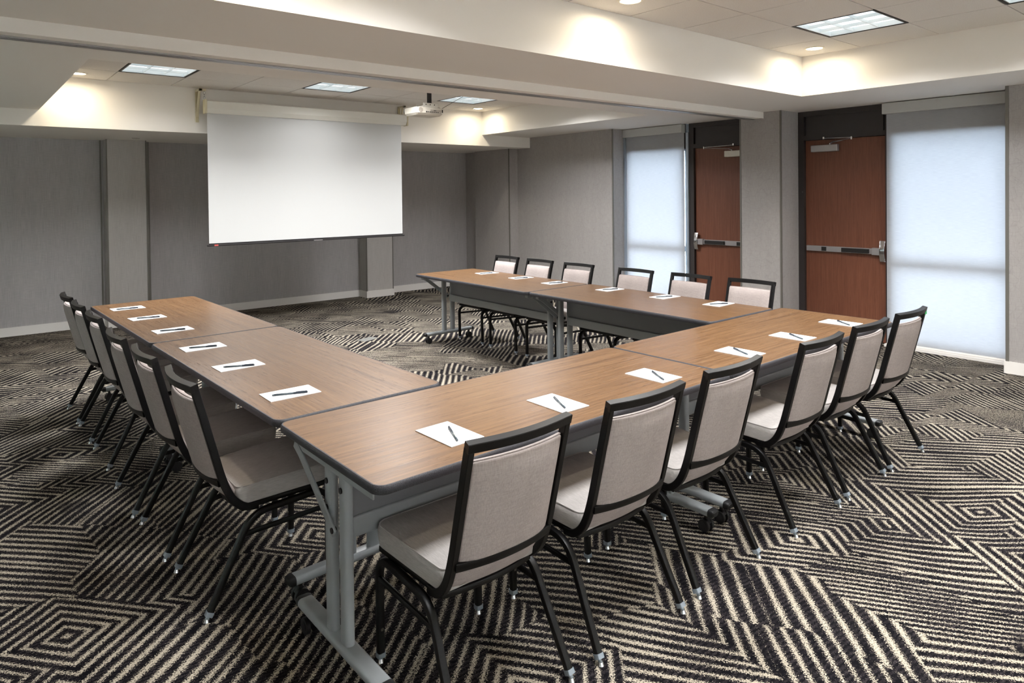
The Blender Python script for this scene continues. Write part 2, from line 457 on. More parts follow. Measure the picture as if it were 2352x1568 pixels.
# edge trims
def strip(name, x0, x1, y0, y1, z0, z1, M=M_trim):
    bm = BM(); add_box(bm, x0, x1, y0, y1, z0, z1); return struct(name, bm, M)
k = 2
for x0, x1, y0, y1, z1 in ((0.520, 0.534, 7.752, 7.766, ZQ), (0.947, 0.960, 7.752, 7.766, ZQ), (3.958, 3.971, 7.752, 7.766, ZQ), (4.408, 4.421, 7.752, 7.766, ZQ),
                           (5.894, 5.908, 6.653, 6.668, ZQ), (XM - .005, XM + .012, YM - .005, YM + .012, ZS), (XK - .005, XK + .012, YK1 - .012, YK1 + .005, ZS),
                           (XK - .005, XK + .012, YK0 - .005, YK0 + .012, ZS), (XK - .005, XK + .015, 0.030, 0.055, ZS),
                           (0.488, 0.505, 7.992, 8.0, ZQ), (0.985, 1.035, 7.990, 8.0, ZQ)):
    strip('trim_%d' % k, x0, x1, y0, y1, 0.102, z1); k += 1
# baseboards
def base(name, segs):
    bm = BM()
    for x0, x1, y0, y1 in segs: add_box(bm, x0, x1, y0, y1, 0.0, 0.102)
    struct(name, bm, M_base)
b_ = 0.014
base('baseboard_back', [(XL, 0.526 - b_, YB - b_, YB), (0.955 + b_, 3.965 - b_, YB - b_, YB), (4.415 + b_, 6.014, YB - b_, YB),
                        (0.526 - b_, 0.955 + b_, 7.758 - b_, 7.758), (3.965 - b_, 4.415 + b_, 7.758 - b_, 7.758),
                        (0.526 - b_, 0.526, 7.758, YB), (0.955, 0.955 + b_, 7.758, YB), (3.965 - b_, 3.965, 7.758, YB), (4.415, 4.415 + b_, 7.758, YB)])
base('baseboard_right', [(XM - b_, XM, YM, 6.66 - b_), (5.90 - b_, 5.90, 6.66 - b_, 7.575), (5.90, XM, 6.66 - b_, 6.66), (6.014 - b_, 6.014, 7.575, YB - b_),
                         (XK - b_, XK, YK0 - b_, YK1 + b_), (XK, 6.37, YK0 - b_, YK0), (XK - b_, XK, YF, 0.05 + b_), (XK, 6.27, 0.05, 0.05 + b_)])
base('baseboard_left', [(XL, XL + b_, YF, YB)])

# ------------------------------------------------------------------ windows with blinds
def window(k, y0, y1):
    """frame set at X 6.40-6.46; y0<y1 opening"""
    bm = BM(); X0, X1 = 6.40, 6.47
    add_box(bm, X0, X1, y0, y0 + 0.055, 0.03, 2.16)
    add_box(bm, X0, X1, y1 - 0.055, y1, 0.03, 2.16)
    add_box(bm, X0, X1, y0, y1, 2.11, 2.17)
    add_box(bm, X0, X1, y0, y1, 0.0, 0.09)
    add_box(bm, X0, X1, y0 + 0.055, y1 - 0.055, 0.80, 0.87)
    w_ = struct('window_%d' % k, bm, M_alu)
    bm = BM(); add_box(bm, 6.432, 6.438, y0 + 0.05, y1 - 0.05, 0.085, 2.12); struct('window_pane', bm, M_glass, w_)
    bm = BM(); add_box(bm, 6.352, XR, y0 + 0.002, y1 - 0.002, 2.135, ZS + .05); struct('window_header', bm, M_dark, w_)
    return w_
window(1, 3.60, YM)
window(2, 0.05, 1.146)
# sill strip and jamb beside the far window
bm = BM(); add_box(bm, 6.285, 6.41, 0.05, 1.16, 0.0, 0.026); struct('trim_20', bm, M_base)
bm = BM(); add_box(bm, 6.285, 6.41, 3.60, YM, 0.0, 0.026); struct('trim_21', bm, M_base)
bm = BM(); add_box(bm, 6.30, 6.42, YM - 0.028, YM + 0.002, 0.026, 2.335); struct('trim_22', bm, M_alu)
bm = BM(); add_box(bm, 6.35, 6.47, 3.565, 3.603, 0.0, 2.34); struct('trim_23', bm, M_alu)

def blind(y0, y1, c0, c1, label):
    t = thing('roller_blind', label, 'blind', (6.33, (y0 + y1) / 2, 0), 0, 'roller blinds')
    yc = (y0 + y1) / 2
    bm = BM(); add_box(bm, -0.055, 0.03, c0 - yc, c1 - yc, 2.337, 2.444, 0, 0.003); obj('cassette', bm, M_case2, t)
    bm = BM(); add_box(bm, 0.0, 0.0012, y0 - yc, y1 - yc, 0.040, 2.345); obj('cloth', bm, M_blind, t)
    bm = BM(); add_box(bm, -0.008, 0.009, y0 - yc, y1 - yc, 0.028, 0.046, 0, 0.003); obj('bottom_bar', bm, M_base, t)
    return t
def blind_back(x0, x1, y0, y1, label, k, cloth):
    """unseen window and blind in the wall behind (added for fill) or left of the viewer, given as a plan rectangle"""
    ax = (x1 - x0) > (y1 - y0)
    bm = BM()
    if ax:
        for a in (x0, x1 - 0.05, (x0 + x1) / 2 - 0.025): add_box(bm, a, a + 0.05, YF - 0.14, YF - 0.08, 0.06, 2.16)
        for z in (0.06, 2.10): add_box(bm, x0, x1, YF - 0.14, YF - 0.08, z, z + 0.06)
    else:
        for a in (y0, y1 - 0.05, (y0 + y1) / 2 - 0.025): add_box(bm, XL - 0.14, XL - 0.08, a, a + 0.05, 0.06, 2.16)
        for z in (0.06, 2.10): add_box(bm, XL - 0.14, XL - 0.08, y0, y1, z, z + 0.06)
    w_ = struct('window_%d' % k, bm, M_alu)
    bm = BM()
    if ax: add_box(bm, x0, x1, YF - 0.114, YF - 0.108, 0.06, 2.16)
    else: add_box(bm, XL - 0.114, XL - 0.108, y0, y1, 0.06, 2.16)
    struct('window_pane', bm, M_glass, w_)
    xc, yc = (x0 + x1) / 2, (y0 + y1) / 2
    t = thing('roller_blind', label, 'blind', (xc, yc, 0), 0, 'roller blinds'); hx, hy = (x1 - x0) / 2, (y1 - y0) / 2
    bm = BM(); add_box(bm, -hx - .02, hx + .02, -hy - .02, hy + .02, 2.20, 2.30); obj('cassette', bm, M_case2, t)
    bm = BM()
    if ax: add_box(bm, -hx, hx, -0.0006, 0.0006, 0.06, 2.21)
    else: add_box(bm, -0.0006, 0.0006, -hy, hy, 0.06, 2.21)
    obj('cloth', bm, cloth, t)
for i_, (a, b) in enumerate(FILL_WIN): blind_back(a - 0.02, b + 0.02, YF + 0.03, YF + 0.07, 'roller blind of a window added for fill, unseen behind the viewer, %s' % ('leftmost', 'left of middle', 'right of middle', 'rightmost')[i_], 3 + i_, M_blind_fill)
for i_, (a, b) in enumerate(LWIN): blind_back(XL + 0.03, XL + 0.07, a - 0.02, b + 0.02, 'roller blind tinted like green daylight on the left wall, out of view, %s' % ('nearest', 'middle', 'farthest')[i_], 7 + i_, M_blindg)
blind(3.610, 4.588, 3.61, YM - 0.004, 'tall white roller blind glowing with daylight beside the far brown door')
blind(0.085, 1.148, 0.055, 1.170, 'wide white roller blind glowing with daylight, right of the near brown door')

# ------------------------------------------------------------------ doors
def door(k, y0, y1, fr0, fr1, hinge_hi, ztop=2.13):
    """leaf y0..y1, dark frame fr0..fr1 reaching the ceiling, transom panel above"""
    bm = BM(); XF = 6.37
    add_box(bm, XF, XR, fr0, y0 - 0.003, 0, ZS + .03)
    add_box(bm, XF, XR, y1 + 0.003, fr1, 0, ZS + .03)
    add_box(bm, XF, XR, y0 - 0.003, y1 + 0.003, ztop + 0.003, 2.185)
    add_box(bm, XF, XR, y0 - 0.003, y1 + 0.003, 2.395, ZS + .03)
    add_box(bm, XF + 0.012, XR, y0 + 0.02, y1 - 0.02, 2.185, 2.40, 0)
    add_box(bm, XF + 0.035, XR, y0 - 0.003, y1 + 0.003, 2.18, 2.40, 1)
    add_box(bm, 6.455, XR, y0 - 0.003, y1 + 0.003, 0.0, ztop + 0.01)
    d = struct('door_%d' % k, bm, [M_dark, M_darkp])
    bm = BM(); add_box(bm, 6.405, 6.45, y0, y1, 0.008, ztop, 0, 0.002); obj('door_leaf', bm, M_door, d)
    # panic bar on rails, lever side at `lv`
    lv, far_ = (y0, y1) if hinge_hi else (y1, y0)
    sg = 1 if hinge_hi else -1
    def box(bmx, a, b, x0, x1, z0, z1, mi=0, bev=0.002):
        ya, yb = sorted((lv + sg * a, lv + sg * b)); add_box(bmx, x0, x1, ya, yb, z0, z1, mi, bev)
    bm = BM()
    box(bm, 0.03, abs(far_ - lv) - 0.02, 6.372, 6.405, 0.915, 0.972)          # rail
    box(bm, 0.05, 0.13, 6.358, 6.405, 0.908, 0.980)
    pb = obj('panic_bar', bm, M_satin, d)
    bm = BM()
    box(bm, 0.16, 0.44, 6.352, 6.374, 0.922, 0.965)
    box(bm, 0.61, 0.66, 6.362, 6.374, 0.922, 0.965)
    obj('push_pad', bm, M_port, pb)
    bm = BM()
    pts = [(6.368, lv + sg * 0.035, z) for z in ()]
    path = [(6.372 - 0.024 * math.sin(PI * i / 10) , lv + sg * 0.028, 0.845 + 0.21 * i / 10) for i in range(11)]
    sweep(bm, path, rrect(0.052, 0.006, 0.003), (0, 1, 0))
    obj('latch_case', bm, M_chrome, pb)
    return d
d1 = door(1, 2.63, 3.492, 2.59, 3.567, False)
d2 = door(2, 1.178, 2.030, 1.146, 2.102, True)
# door closers
def closer(parent, y0, y1, pivot_y, elbow_y, shoe_y, M, zc=2.035):
    bm = BM(); add_box(bm, 6.345, 6.405, y0, y1, zc - 0.037, zc + 0.037, 0, 0.008)
    c_ = obj('closer', bm, M, parent)
    bm = BM()
    sweep(bm, fillet([(6.375, pivot_y, zc + 0.045), (6.36, pivot_y + (elbow_y - pivot_y) * 0.12, zc + 0.062), (6.24, elbow_y, zc + 0.078)], 0.02), rrect(0.014, 0.006, 0.002), (0, 1, 0.2))
    sweep(bm, [(6.24, elbow_y, zc + 0.088), (6.365, shoe_y, zc + 0.106)], rrect(0.012, 0.008, 0.002), (0, 1, 0.2))
    cyl(bm, (6.24, elbow_y, zc + 0.068), (6.24, elbow_y, zc + 0.098), 0.009)
    cyl(bm, (6.375, pivot_y, zc + 0.03), (6.375, pivot_y, zc + 0.052), 0.009)
    add_box(bm, 6.356, 6.370, shoe_y - 0.010, shoe_y + 0.010, zc + 0.098, zc + 0.122)
    obj('closer_arm', bm, M_chrome, c_)
closer(d2, 1.655, 1.945, 1.745, 1.455, 1.805, M_satin)
closer(d1, 2.74, 3.035, 2.945, 3.25, 2.915, M_case)

# ------------------------------------------------------------------ ceiling lights
def area(name, parent, size, power, col, spread, z, shape='SQUARE'):
    L = bpy.data.lights.new(name, 'AREA'); L.shape = shape; L.size = size; L.energy = power; L.color = col; L.spread = math.radians(spread)
    o = bpy.data.objects.new(name, L); C.objects.link(o); o.parent = parent; o.location = (0, 0, z); return o
def make_troffer(label, loc, spread=142, power=None):
    t = thing('ceiling_light', label, 'ceiling light', loc, 0, 'square fluorescent ceiling lights')
    h = T / 2 - 0.004
    bm = BM()
    for a in (-1, 1):
        x0, x1 = sorted((a * h, a * (h - 0.016)))
        add_box(bm, x0, x1, -h, h, 0.0, 0.06); add_box(bm, -h, h, x0, x1, 0.0, 0.06)
    obj('frame', bm, M_port, t)
    bm = BM(); q = h - 0.018
    for i in (1, 2):
        v = -q + 2 * q * i / 3
        add_box(bm, v - 0.002, v + 0.002, -q, q, 0.006, 0.03); add_box(bm, -q, q, v - 0.002, v + 0.002, 0.006, 0.03)
    for a in (-1, 1):
        x0, x1 = sorted((a * q, a * (q - 0.006)))
        add_box(bm, x0, x1, -q, q, 0.003, 0.04); add_box(bm, -q, q, x0, x1, 0.003, 0.04)
    obj('louver', bm, M_louver, t)
    bm = BM(); add_box(bm, -q, q, -q, q, 0.040, 0.046); obj('lens', bm, M_tube, t)
    area('lamp', t, 2 * q - 0.02, power or TROFFER, (0.98, 0.98, 0.98), spread, 0.003)
    return t
def place(root, items):
    for i, (lab, loc) in enumerate(items):
        if i == 0: continue
        dup(root, loc, 0, lab)
cx1 = lambda i: (xs1[i] + xs1[i + 1]) / 2
cy1 = lambda j: (ys1[j] + ys1[j + 1]) / 2
cx2 = lambda i: (xs2[i] + xs2[i + 1]) / 2
cy2 = lambda j: (ys2[j] + ys2[j + 1]) / 2
tro = [('square nine-cell ceiling light in the near ceiling recess, fully in view at upper right', (cx1(7), cy1(3), ZC1)),
       ('square ceiling light cut off by the top right corner of the photo', (cx1(7), cy1(1), ZC1)),
       ('square ceiling light at the left end of the far recess', (cx2(1), cy2(3), ZC2)),
       ('square ceiling light above the middle of the projection screen', (cx2(4), cy2(3), ZC2)),
       ('square ceiling light right behind the ceiling projector', (cx2(7), cy2(3), ZC2))]
for i in (1, 4):  # out-of-view troffers added to light the room
    for j in (1, 3): tro.append(('square ceiling light added to the near recess for fill, out of view, %s %s' % ({1: 'left', 4: 'middle'}[i], {1: 'front', 3: 'rear'}[j]), (cx1(i), cy1(j), ZC1)))
for i in (1, 4, 7): tro.append(('square ceiling light added to the far recess for fill, hidden by its edge, %s' % {1: 'left', 4: 'middle', 7: 'right'}[i], (cx2(i), cy2(1), ZC2)))  # hidden second row added to light walls and ceiling
far_row = [tro.pop(2) for _ in range(3)]
fill_row = [tro.pop() for _ in range(3)]
place(make_troffer(*tro[0]), tro)
place(make_troffer(*fill_row[0], power=TROFFER * 1.9), fill_row)
place(make_troffer(*far_row[0], spread=146, power=TROFFER * 0.30), far_row)

def make_down(label, loc):
    t = thing('downlight', label, 'ceiling light', loc, 0, 'round recessed downlights')
    bm = BM(); seg = 32
    prof = [(0.082, 0.0), (0.082, -0.004), (0.068, -0.006), (0.064, 0.0), (0.058, 0.010)]
    R = [[bm.verts.new((r_ * math.cos(2 * PI * k / seg), r_ * math.sin(2 * PI * k / seg), z)) for k in range(seg)] for r_, z in prof]
    for a, b in zip(R, R[1:]):
        for k in range(seg):
            fc = bm.faces.new((a[k], a[(k + 1) % seg], b[(k + 1) % seg], b[k])); fc.smooth = True
    obj('ring', bm, M_ring, t)
    bm = BM(); cyl(bm, (0, 0, -0.001), (0, 0, -0.003), 0.064, seg=32); obj('lens', bm, M_can, t)
    area('lamp', t, 0.11, DOWN, (1.0, 0.88, 0.66), 170, -0.007, 'DISK')
    return t
YD1, YD2 = (0.872 + C1[3]) / 2, (5.716 + C2[3]) / 2
dn = [('round downlight cut by the top edge of the photo, in the near ceiling recess', (cx1(4), YD1, ZC1)),
      ('round downlight in the corner of the near ceiling recess, below the square light', ((4.55 + C1[1]) / 2, YD1, ZC1)),
      ('round downlight at the left end of the far ceiling recess', (0.035, YD2, ZC2)),
      ('round downlight at the right end of the far ceiling recess, beside the projector', (4.84, YD2, ZC2)),
      ('round downlight of the near recess, above the left end of the screen', (0.035, YD1, ZC1))]
for i in (1, 4): dn.append(('round downlight added to the near recess for fill, unseen behind the viewer, %s' % {1: 'left', 4: 'middle'}[i], (cx1(i), -1.4, ZC1)))  # this and the next two: unseen downlights added for more light
dn.append(('round downlight of the near recess, behind the viewer, right', (4.85, -1.4, ZC1)))
dn.append(('round downlight added for fill to the far recess above the partition track, out of view', (2.43, 3.55, ZC2)))
place(make_down(*dn[0]), dn)

bm = BM(); cyl(bm, (0, 0, 0), (0, 0, -0.006), 0.045, 0.04, 24)
mark(obj('sprinkler_cover', bm, M_ceil, None, (0.783, 7.417, ZQ)), 'small round flush cover under the lowered ceiling at the left rear wall', 'ceiling fitting')
bm = BM(); add_box(bm, -0.105, 0.105, -0.06, 0.06, 0, 0.006, 0, 0.002)
mark(obj('floor_box_cover', bm, M_plate, None, (2.56, 5.03, 0.0), 0.3), 'small silver floor outlet cover set in the carpet between the tables', 'floor outlet')

# ------------------------------------------------------------------ tables
L, W, ZT = 1.829, 0.760, 0.744
def rounded(x0, x1, y0, y1, r_, seg=6):
    pts = []
    for cx, cy, a0 in ((x1 - r_, y1 - r_, 0), (x0 + r_, y1 - r_, 90), (x0 + r_, y0 + r_, 180), (x1 - r_, y0 + r_, 270)):
        for k in range(seg + 1):
            a = math.radians(a0 + 90 * k / seg); pts.append((cx + r_ * math.cos(a), cy + r_ * math.sin(a)))
    return pts
def make_caster(parent, s, t_, ang):
    bm = BM()
    for a in (-0.016, 0.016):
        cyl(bm, (s + a - 0.007, t_, 0.029), (s + a + 0.007, t_, 0.029), 0.029, seg=24)
        cyl(bm, (s + a * 1.5 - 0.001, t_, 0.029), (s + a * 1.5 + 0.001, t_, 0.029), 0.018, seg=16)
    sweep(bm, [(s, t_ - 0.02, 0.040), (s, t_, 0.062), (s, t_ + 0.02, 0.040)], rrect(0.018, 0.012, 0.003), (1, 0, 0))
    cyl(bm, (s, t_, 0.05), (s, t_, 0.079), 0.009)
    return obj('caster', bm, M_wheel, parent)
def make_table(label):
    t = thing('folding_table', label, 'table', (0, 0, 0), 0, 'wheeled flip-top tables forming the U')
    e = 0.009
    bm = BM(); out = rounded(e, L - e, e, W - e, 0.036)
    top = [bm.verts.new((x, y, ZT)) for x, y in out]; bot = [bm.verts.new((x, y, ZT - 0.029)) for x, y in out]
    bm.faces.new(top); bm.faces.new(bot[::-1])
    for i in range(len(out)): bm.faces.new((top[i - 1], bot[i - 1], bot[i], top[i]))
    tt = obj('tabletop', bm, M_top, t)
    bm = BM()
    prof = [(0.0, 0.0003), (0.004, 0.0), (0.0075, -0.004), (0.009, -0.010), (0.009, -0.020), (0.006, -0.027), (0.0, -0.030)]
    rings = []
    for d, z in prof:
        o_ = rounded(e - d, L - e + d, e - d, W - e + d, 0.036 + d)
        rings.append([bm.verts.new((x, y, ZT + z)) for x, y in o_])
    for a, b in zip(rings, rings[1:]):
        for i in range(len(a)):
            fc = bm.faces.new((a[i - 1], b[i - 1], b[i], a[i])); fc.smooth = True
    obj('edge_band', bm, M_band, tt)
    for end in (0, 1):
        s = 0.062 if end == 0 else L - 0.062
        o_ = -1 if end == 0 else 1       # outward direction
        bm = BM()
        add_box(bm, s - 0.018, s + 0.018, 0.085, 0.705, 0.684, 0.716, 0, 0.003)
        add_box(bm, s + o_ * 0.030 - 0.003, s + o_ * 0.030 + 0.003, 0.08, 0.665, 0.676, 0.7148, 0, 0.001)
        add_box(bm, min(s, s + o_ * 0.032), max(s, s + o_ * 0.032), 0.08, 0.665, 0.706, 0.7148)
        obj('bracket', bm, M_silver, t)
        for tt_ in (0.325, 0.432):
            bm = BM()
            sweep(bm, [(s, tt_, 0.100), (s, tt_, 0.690)], rrect(0.034, 0.056, 0.016, 4), (1, 0, 0))
            for z in (0.62, 0.53):
                if tt_ > 0.4 or z > 0.6:
                    cyl(bm, (s + o_ * 0.016, tt_, z), (s + o_ * 0.021, tt_, z), 0.010, seg=14, mi=1)
            obj('leg', bm, [M_silver, M_rubber], t)
        bm = BM()
        path = fillet([(s + o_ * 0.033, 0.660, 0.690), (s + o_ * 0.033, 0.615, 0.668), (s + o_ * 0.027, 0.356, 0.470)], 0.02, 3)
        sweep(bm, path, rrect(0.036, 0.007, 0.003), (0, 0.65, -0.75))
        cyl(bm, (s + o_ * 0.018, 0.366, 0.478), (s + o_ * 0.034, 0.366, 0.478), 0.010, seg=14, mi=1)
        obj('brace', bm, [M_silver, M_rubber], t)
        bm = BM()
        sweep(bm, [(s, 0.085, 0.096), (s, 0.665, 0.096)], rrect(0.060, 0.034, 0.014, 4), (1, 0, 0))
        fb = obj('foot_bar', bm, M_silver, t)
        for a, b in ((0.085, 0.058), (0.665, 0.692)):
            bm = BM(); sweep(bm, [(s, a, 0.096), (s, a + (b - a) * 0.5, 0.096), (s, a + (b - a) * 0.85, 0.095), (s, b, 0.094)], rrect(0.062, 0.036, 0.014, 4), (1, 0, 0), scales=[1, 0.98, 0.85, 0.6])
            obj('end_cap', bm, M_rubber, fb)
        for tt_ in (0.112, 0.630): make_caster(fb, s, tt_, 0)
    bm = BM(); add_box(bm, 0.10, L - 0.10, 0.366, 0.376, 0.49, 0.702); obj('modesty_panel', bm, M_panel, t)
    bm = BM(); add_box(bm, 0.10, L - 0.10, 0.356, 0.392, 0.432, 0.502, 0, 0.006); obj('crossbeam', bm, M_silver, t)
    bm = BM()
    for tt_ in (0.12, 0.60): add_box(bm, 0.10, L - 0.10, tt_, tt_ + 0.022, 0.686, 0.7145, 0, 0.002)
    obj('rail', bm, M_silver, t)
    return t
# base of the U along X; local +y points to the inside of the U
table_items = []
tb, tl, tr = 0.010, 0.028, -0.006
def at(o, th, s, t_): return (o[0] + s * math.cos(th) - t_ * math.sin(th), o[1] + s * math.sin(th) + t_ * math.cos(th), 0)
OB = (-0.008, -0.008)
G = 0.003
# left arm: local x runs along +Y, sitter side on the -X side => use mirrored placement: rotate +90 deg puts local y to -X, so flip by pi
def arm_left(s): # origin of a table whose near end is s along the arm, sitter side outer (x min)
    o = (-0.015, 0.762)
    # rotation -90: local x -> -Y, local y -> +X ; origin is the far outer corner
    px = o[0] - (s + L) * math.sin(tl); py = o[1] + (s + L) * math.cos(tl)
    return (px, py, 0), tl - PI / 2
def arm_right(s):
    o = (3.567, 0.798)
    # rotation +90: local x -> +Y, local y -> -X ; origin is the near outer corner
    px = o[0] - s * math.sin(tr); py = o[1] + s * math.cos(tr)
    return (px, py, 0), tr + PI / 2
t0 = make_table('wood-grain table at the near left corner, silver leg frame in front')
t0.location = at(OB, tb, 0, 0); t0.rotation_euler = (0, 0, tb)
p_, r_ = at(OB, tb, L + G, 0), tb; dup(t0, p_, r_, 'wood-grain table at the right end of the near row, below the near brown door')
p_, r_ = arm_left(0); dup(t0, p_, r_, 'wood-grain table of the left arm, nearer of the two')
p_, r_ = arm_left(L + G); dup(t0, p_, r_, 'wood-grain table of the left arm, farther one close to the rear wall')
p_, r_ = arm_right(0); dup(t0, p_, r_, 'wood-grain table of the right arm, touching the near row')
p_, r_ = arm_right(L + G); dup(t0, (p_[0] - 0.012, p_[1], 0), r_, 'wood-grain table of the right arm, farther one ending below the screen')

# ------------------------------------------------------------------ chairs
def make_chair(label):
    """local +x faces the table; origin on the floor between the rear feet"""
    c = thing('conference_chair', label, 'chair', (0, 0, 0), 0, 'black-framed upholstered chairs around the tables')
    def bow(w_, z):   # rearward bow of the back
        return -0.026 * max(0.0, 1 - (w_ / 0.19) ** 2)
    # upright line u(z)
    def uz(z):
        return -0.034 + (0.885 - z) / (0.885 - 0.50) * 0.098
    # --- back frame: two bent uprights, top rail, cross bar
    bm = BM()
    for sgn in (-1, 1):
        pts = [(uz(0.866), sgn * 0.188, 0.866), (uz(0.50), sgn * 0.187, 0.50), (0.098, sgn * 0.186, 0.415), (0.150, sgn * 0.182, 0.368), (0.200, sgn * 0.182, 0.366)]
        sweep(bm, fillet(pts, [0.05, 0.045, 0.04], 5), rrect(0.022, 0.028, 0.002, 1), (0, 1, 0))
    K = 14
    path = [(uz(0.868) + bow(-0.199 + 0.398 * i / K, 0), -0.199 + 0.398 * i / K, 0.870) for i in range(K + 1)]
    sweep(bm, path, rrect(0.030, 0.028, 0.002, 1), (-0.25, 0, 1))
    path = [(0.060 + 1.15 * bow(-0.182 + 0.364 * i / K, 0), -0.182 + 0.364 * i / K, 0.488) for i in range(K + 1)]
    sweep(bm, path, rrect(0.028, 0.018, 0.004, 2), (-0.2, 0, 1))
    obj('back_frame', bm, M_black, c)
    # --- upholstered back pad
    bm = BM(); nx, nz = 14, 16
    def pad(u_off, i, j, puff):
        a = -1 + 2 * i / nx; v = j / nz
        z = 0.390 + v * (0.818 - 0.390)
        hw = 0.1745 if z > 0.50 else 0.156 + (z - 0.390) / 0.110 * 0.0185
        w_ = a * hw
        if z < 0.5:
            uu = uz(0.5) + (0.5 - z) * 0.62
        else: uu = uz(z)
        ed = (1 - abs(a) ** 6) * (1 - abs(2 * v - 1) ** 10)
        return Vector((uu + bow(w_, z) * 1.0 + u_off + puff * ed, w_, z))
    F = [[bm.verts.new(pad(0.022, i, j, 0.016)) for i in range(nx + 1)] for j in range(nz + 1)]
    B = [[bm.verts.new(pad(-0.004, i, j, -0.014)) for i in range(nx + 1)] for j in range(nz + 1)]
    for j in range(nz):
        for i in range(nx):
            f1 = bm.faces.new((F[j][i], F[j][i + 1], F[j + 1][i + 1], F[j + 1][i])); f2 = bm.faces.new((B[j][i], B[j + 1][i], B[j + 1][i + 1], B[j][i + 1]))
            f1.smooth = f2.smooth = True
    def rim(a, b):
        for k_ in range(len(a) - 1):
            fc = bm.faces.new((a[k_], a[k_ + 1], b[k_ + 1], b[k_])); fc.smooth = True
    rim(F[0], B[0]); rim(F[-1], B[-1]); rim([r_[0] for r_ in F], [r_[0] for r_ in B]); rim([r_[-1] for r_ in F], [r_[-1] for r_ in B])
    o = obj('backrest', bm, M_taupe, c)
    md = o.modifiers.new('b', 'BEVEL'); md.width = 0.006; md.segments = 3; md.limit_method = 'ANGLE'; md.angle_limit = math.radians(50)
    # piping seam along the top edge
    bm = BM(); path = [pad(0.009, i, nz, 0) + Vector((0, 0, 0.001)) for i in range(nx + 1)]
    sweep(bm, path, rrect(0.012, 0.006, 0.0028, 2), (1, 0, 0)); obj('seam', bm, M_taupe, o)
    # --- seat cushion
    bm = BM(); N_ = 18
    def outline(ins, z0, dz):
        pts = []
        for (ux, hy, rr) in ():
            pass
        xr, xf, hr, hf = 0.118 + ins, 0.500 - ins, 0.186 - ins, 0.214 - ins
        P4 = [(xf, hf, 0.045), (xr, hr, 0.028), (xr, -hr, 0.028), (xf, -hf, 0.045)]
        for q in range(4):
            p = Vector((P4[q][0], P4[q][1])); a = Vector(P4[q - 1][:2]) - p; b = Vector(P4[(q + 1) % 4][:2]) - p
            rr = P4[q][2]; s0 = p + a.normalized() * rr; s1 = p + b.normalized() * rr
            for k_ in range(6):
                t_ = k_ / 5; e_ = s0 * (1 - t_) ** 2 + p * 2 * t_ * (1 - t_) + s1 * t_ * t_
                tilt = (e_.x - 0.118) * 0.05
                pts.append((e_.x, e_.y, z0 + tilt + dz))
        return pts
    layers = [(0.012, 0.376, 0), (0.002, 0.382, 0), (0.0, 0.400, 0), (-0.002, 0.425, 0), (0.0, 0.442, 0), (0.004, 0.450, 0), (0.010, 0.4525, 0), (0.045, 0.4585, 0), (0.10, 0.461, 0)]
    R = [[bm.verts.new(p) for p in outline(i_, z_, 0)] for i_, z_, d_ in layers]
    for a, b in zip(R, R[1:]):
        for k_ in range(len(a)):
            fc = bm.faces.new((a[k_ - 1], a[k_], b[k_], b[k_ - 1])); fc.smooth = True
    bm.faces.new(R[0][::-1]); bm.faces.new(R[-1])
    seat = obj('seat', bm, M_seatf, c)
    bm = BM(); pts = outline(0.0035, 0.4505, 0); pts = pts + [pts[0]]
    sweep(bm, pts, rrect(0.005, 0.005, 0.002, 2), (0, 0, 1), caps=False); obj('welt', bm, M_seatf, seat)
    # --- seat frame under the cushion
    bm = BM()
    for sgn in (-1, 1):
        sweep(bm, [(0.145, sgn * 0.170, 0.368), (0.486, sgn * 0.192, 0.383)], rrect(0.022, 0.022, 0.004, 2), (0, 1, 0))
    sweep(bm, [(0.482, -0.195, 0.383), (0.482, 0.195, 0.383)], rrect(0.022, 0.022, 0.004, 2), (1, 0, 0))
    K = 10
    path = [(0.150 - 0.02 * (1 - (2 * i / K - 1) ** 2), -0.175 + 0.35 * i / K, 0.362) for i in range(K + 1)]
    sweep(bm, path, rrect(0.022, 0.020, 0.004, 2), (1, 0, 0))
    obj('seat_frame', bm, M_black, c)
    # --- legs: each side is an arch; the front and the rear leg meet under the seat
    pr = rrect(0.025, 0.025, 0.006, 2)
    for sgn in (-1, 1):
        front = fillet([(0.478, sgn * 0.206, 0.024), (0.484, sgn * 0.203, 0.362), (0.330, sgn * 0.201, 0.352)], 0.075, 7)
        rear = fillet([(0.0, sgn * 0.221, 0.024), (0.166, sgn * 0.203, 0.345), (0.330, sgn * 0.201, 0.352)], 0.070, 7)
        for path, nm in ((front, 'leg'), (rear, 'leg')):
            bm = BM(); sweep(bm, path, pr, (0, 1, 0))
            if path is front: cyl(bm, (0.4675, sgn * 0.205, 0.115), (0.4655, sgn * 0.205, 0.115), 0.006, seg=10, mi=1)
            lg = obj(nm, bm, [M_black, M_chrome], c)
            d_ = (path[0] - path[1]).normalized()
            bm = BM(); a = path[0]
            sweep(bm, [a - d_ * 0.010, a + d_ * 0.006], rrect(0.0285, 0.0285, 0.006, 2), (0, 1, 0))
            cyl(bm, a + d_ * 0.006, a + d_ * 0.016, 0.007, 0.008, 14)
            cyl(bm, (a.x + d_.x * 0.018, a.y, 0.012), (a.x + d_.x * 0.020, a.y, 0.0), 0.008, 0.012, 14, 1)
            obj('foot_cap', bm, [M_glide, M_chrome], lg)
        bm = BM(); sweep(bm, [(0.135, sgn * 0.206, 0.275), (0.482, sgn * 0.209, 0.288)], rrect(0.012, 0.020, 0.004, 2), (0, 1, 0))
        obj('stretcher', bm, M_black, c)
    return c

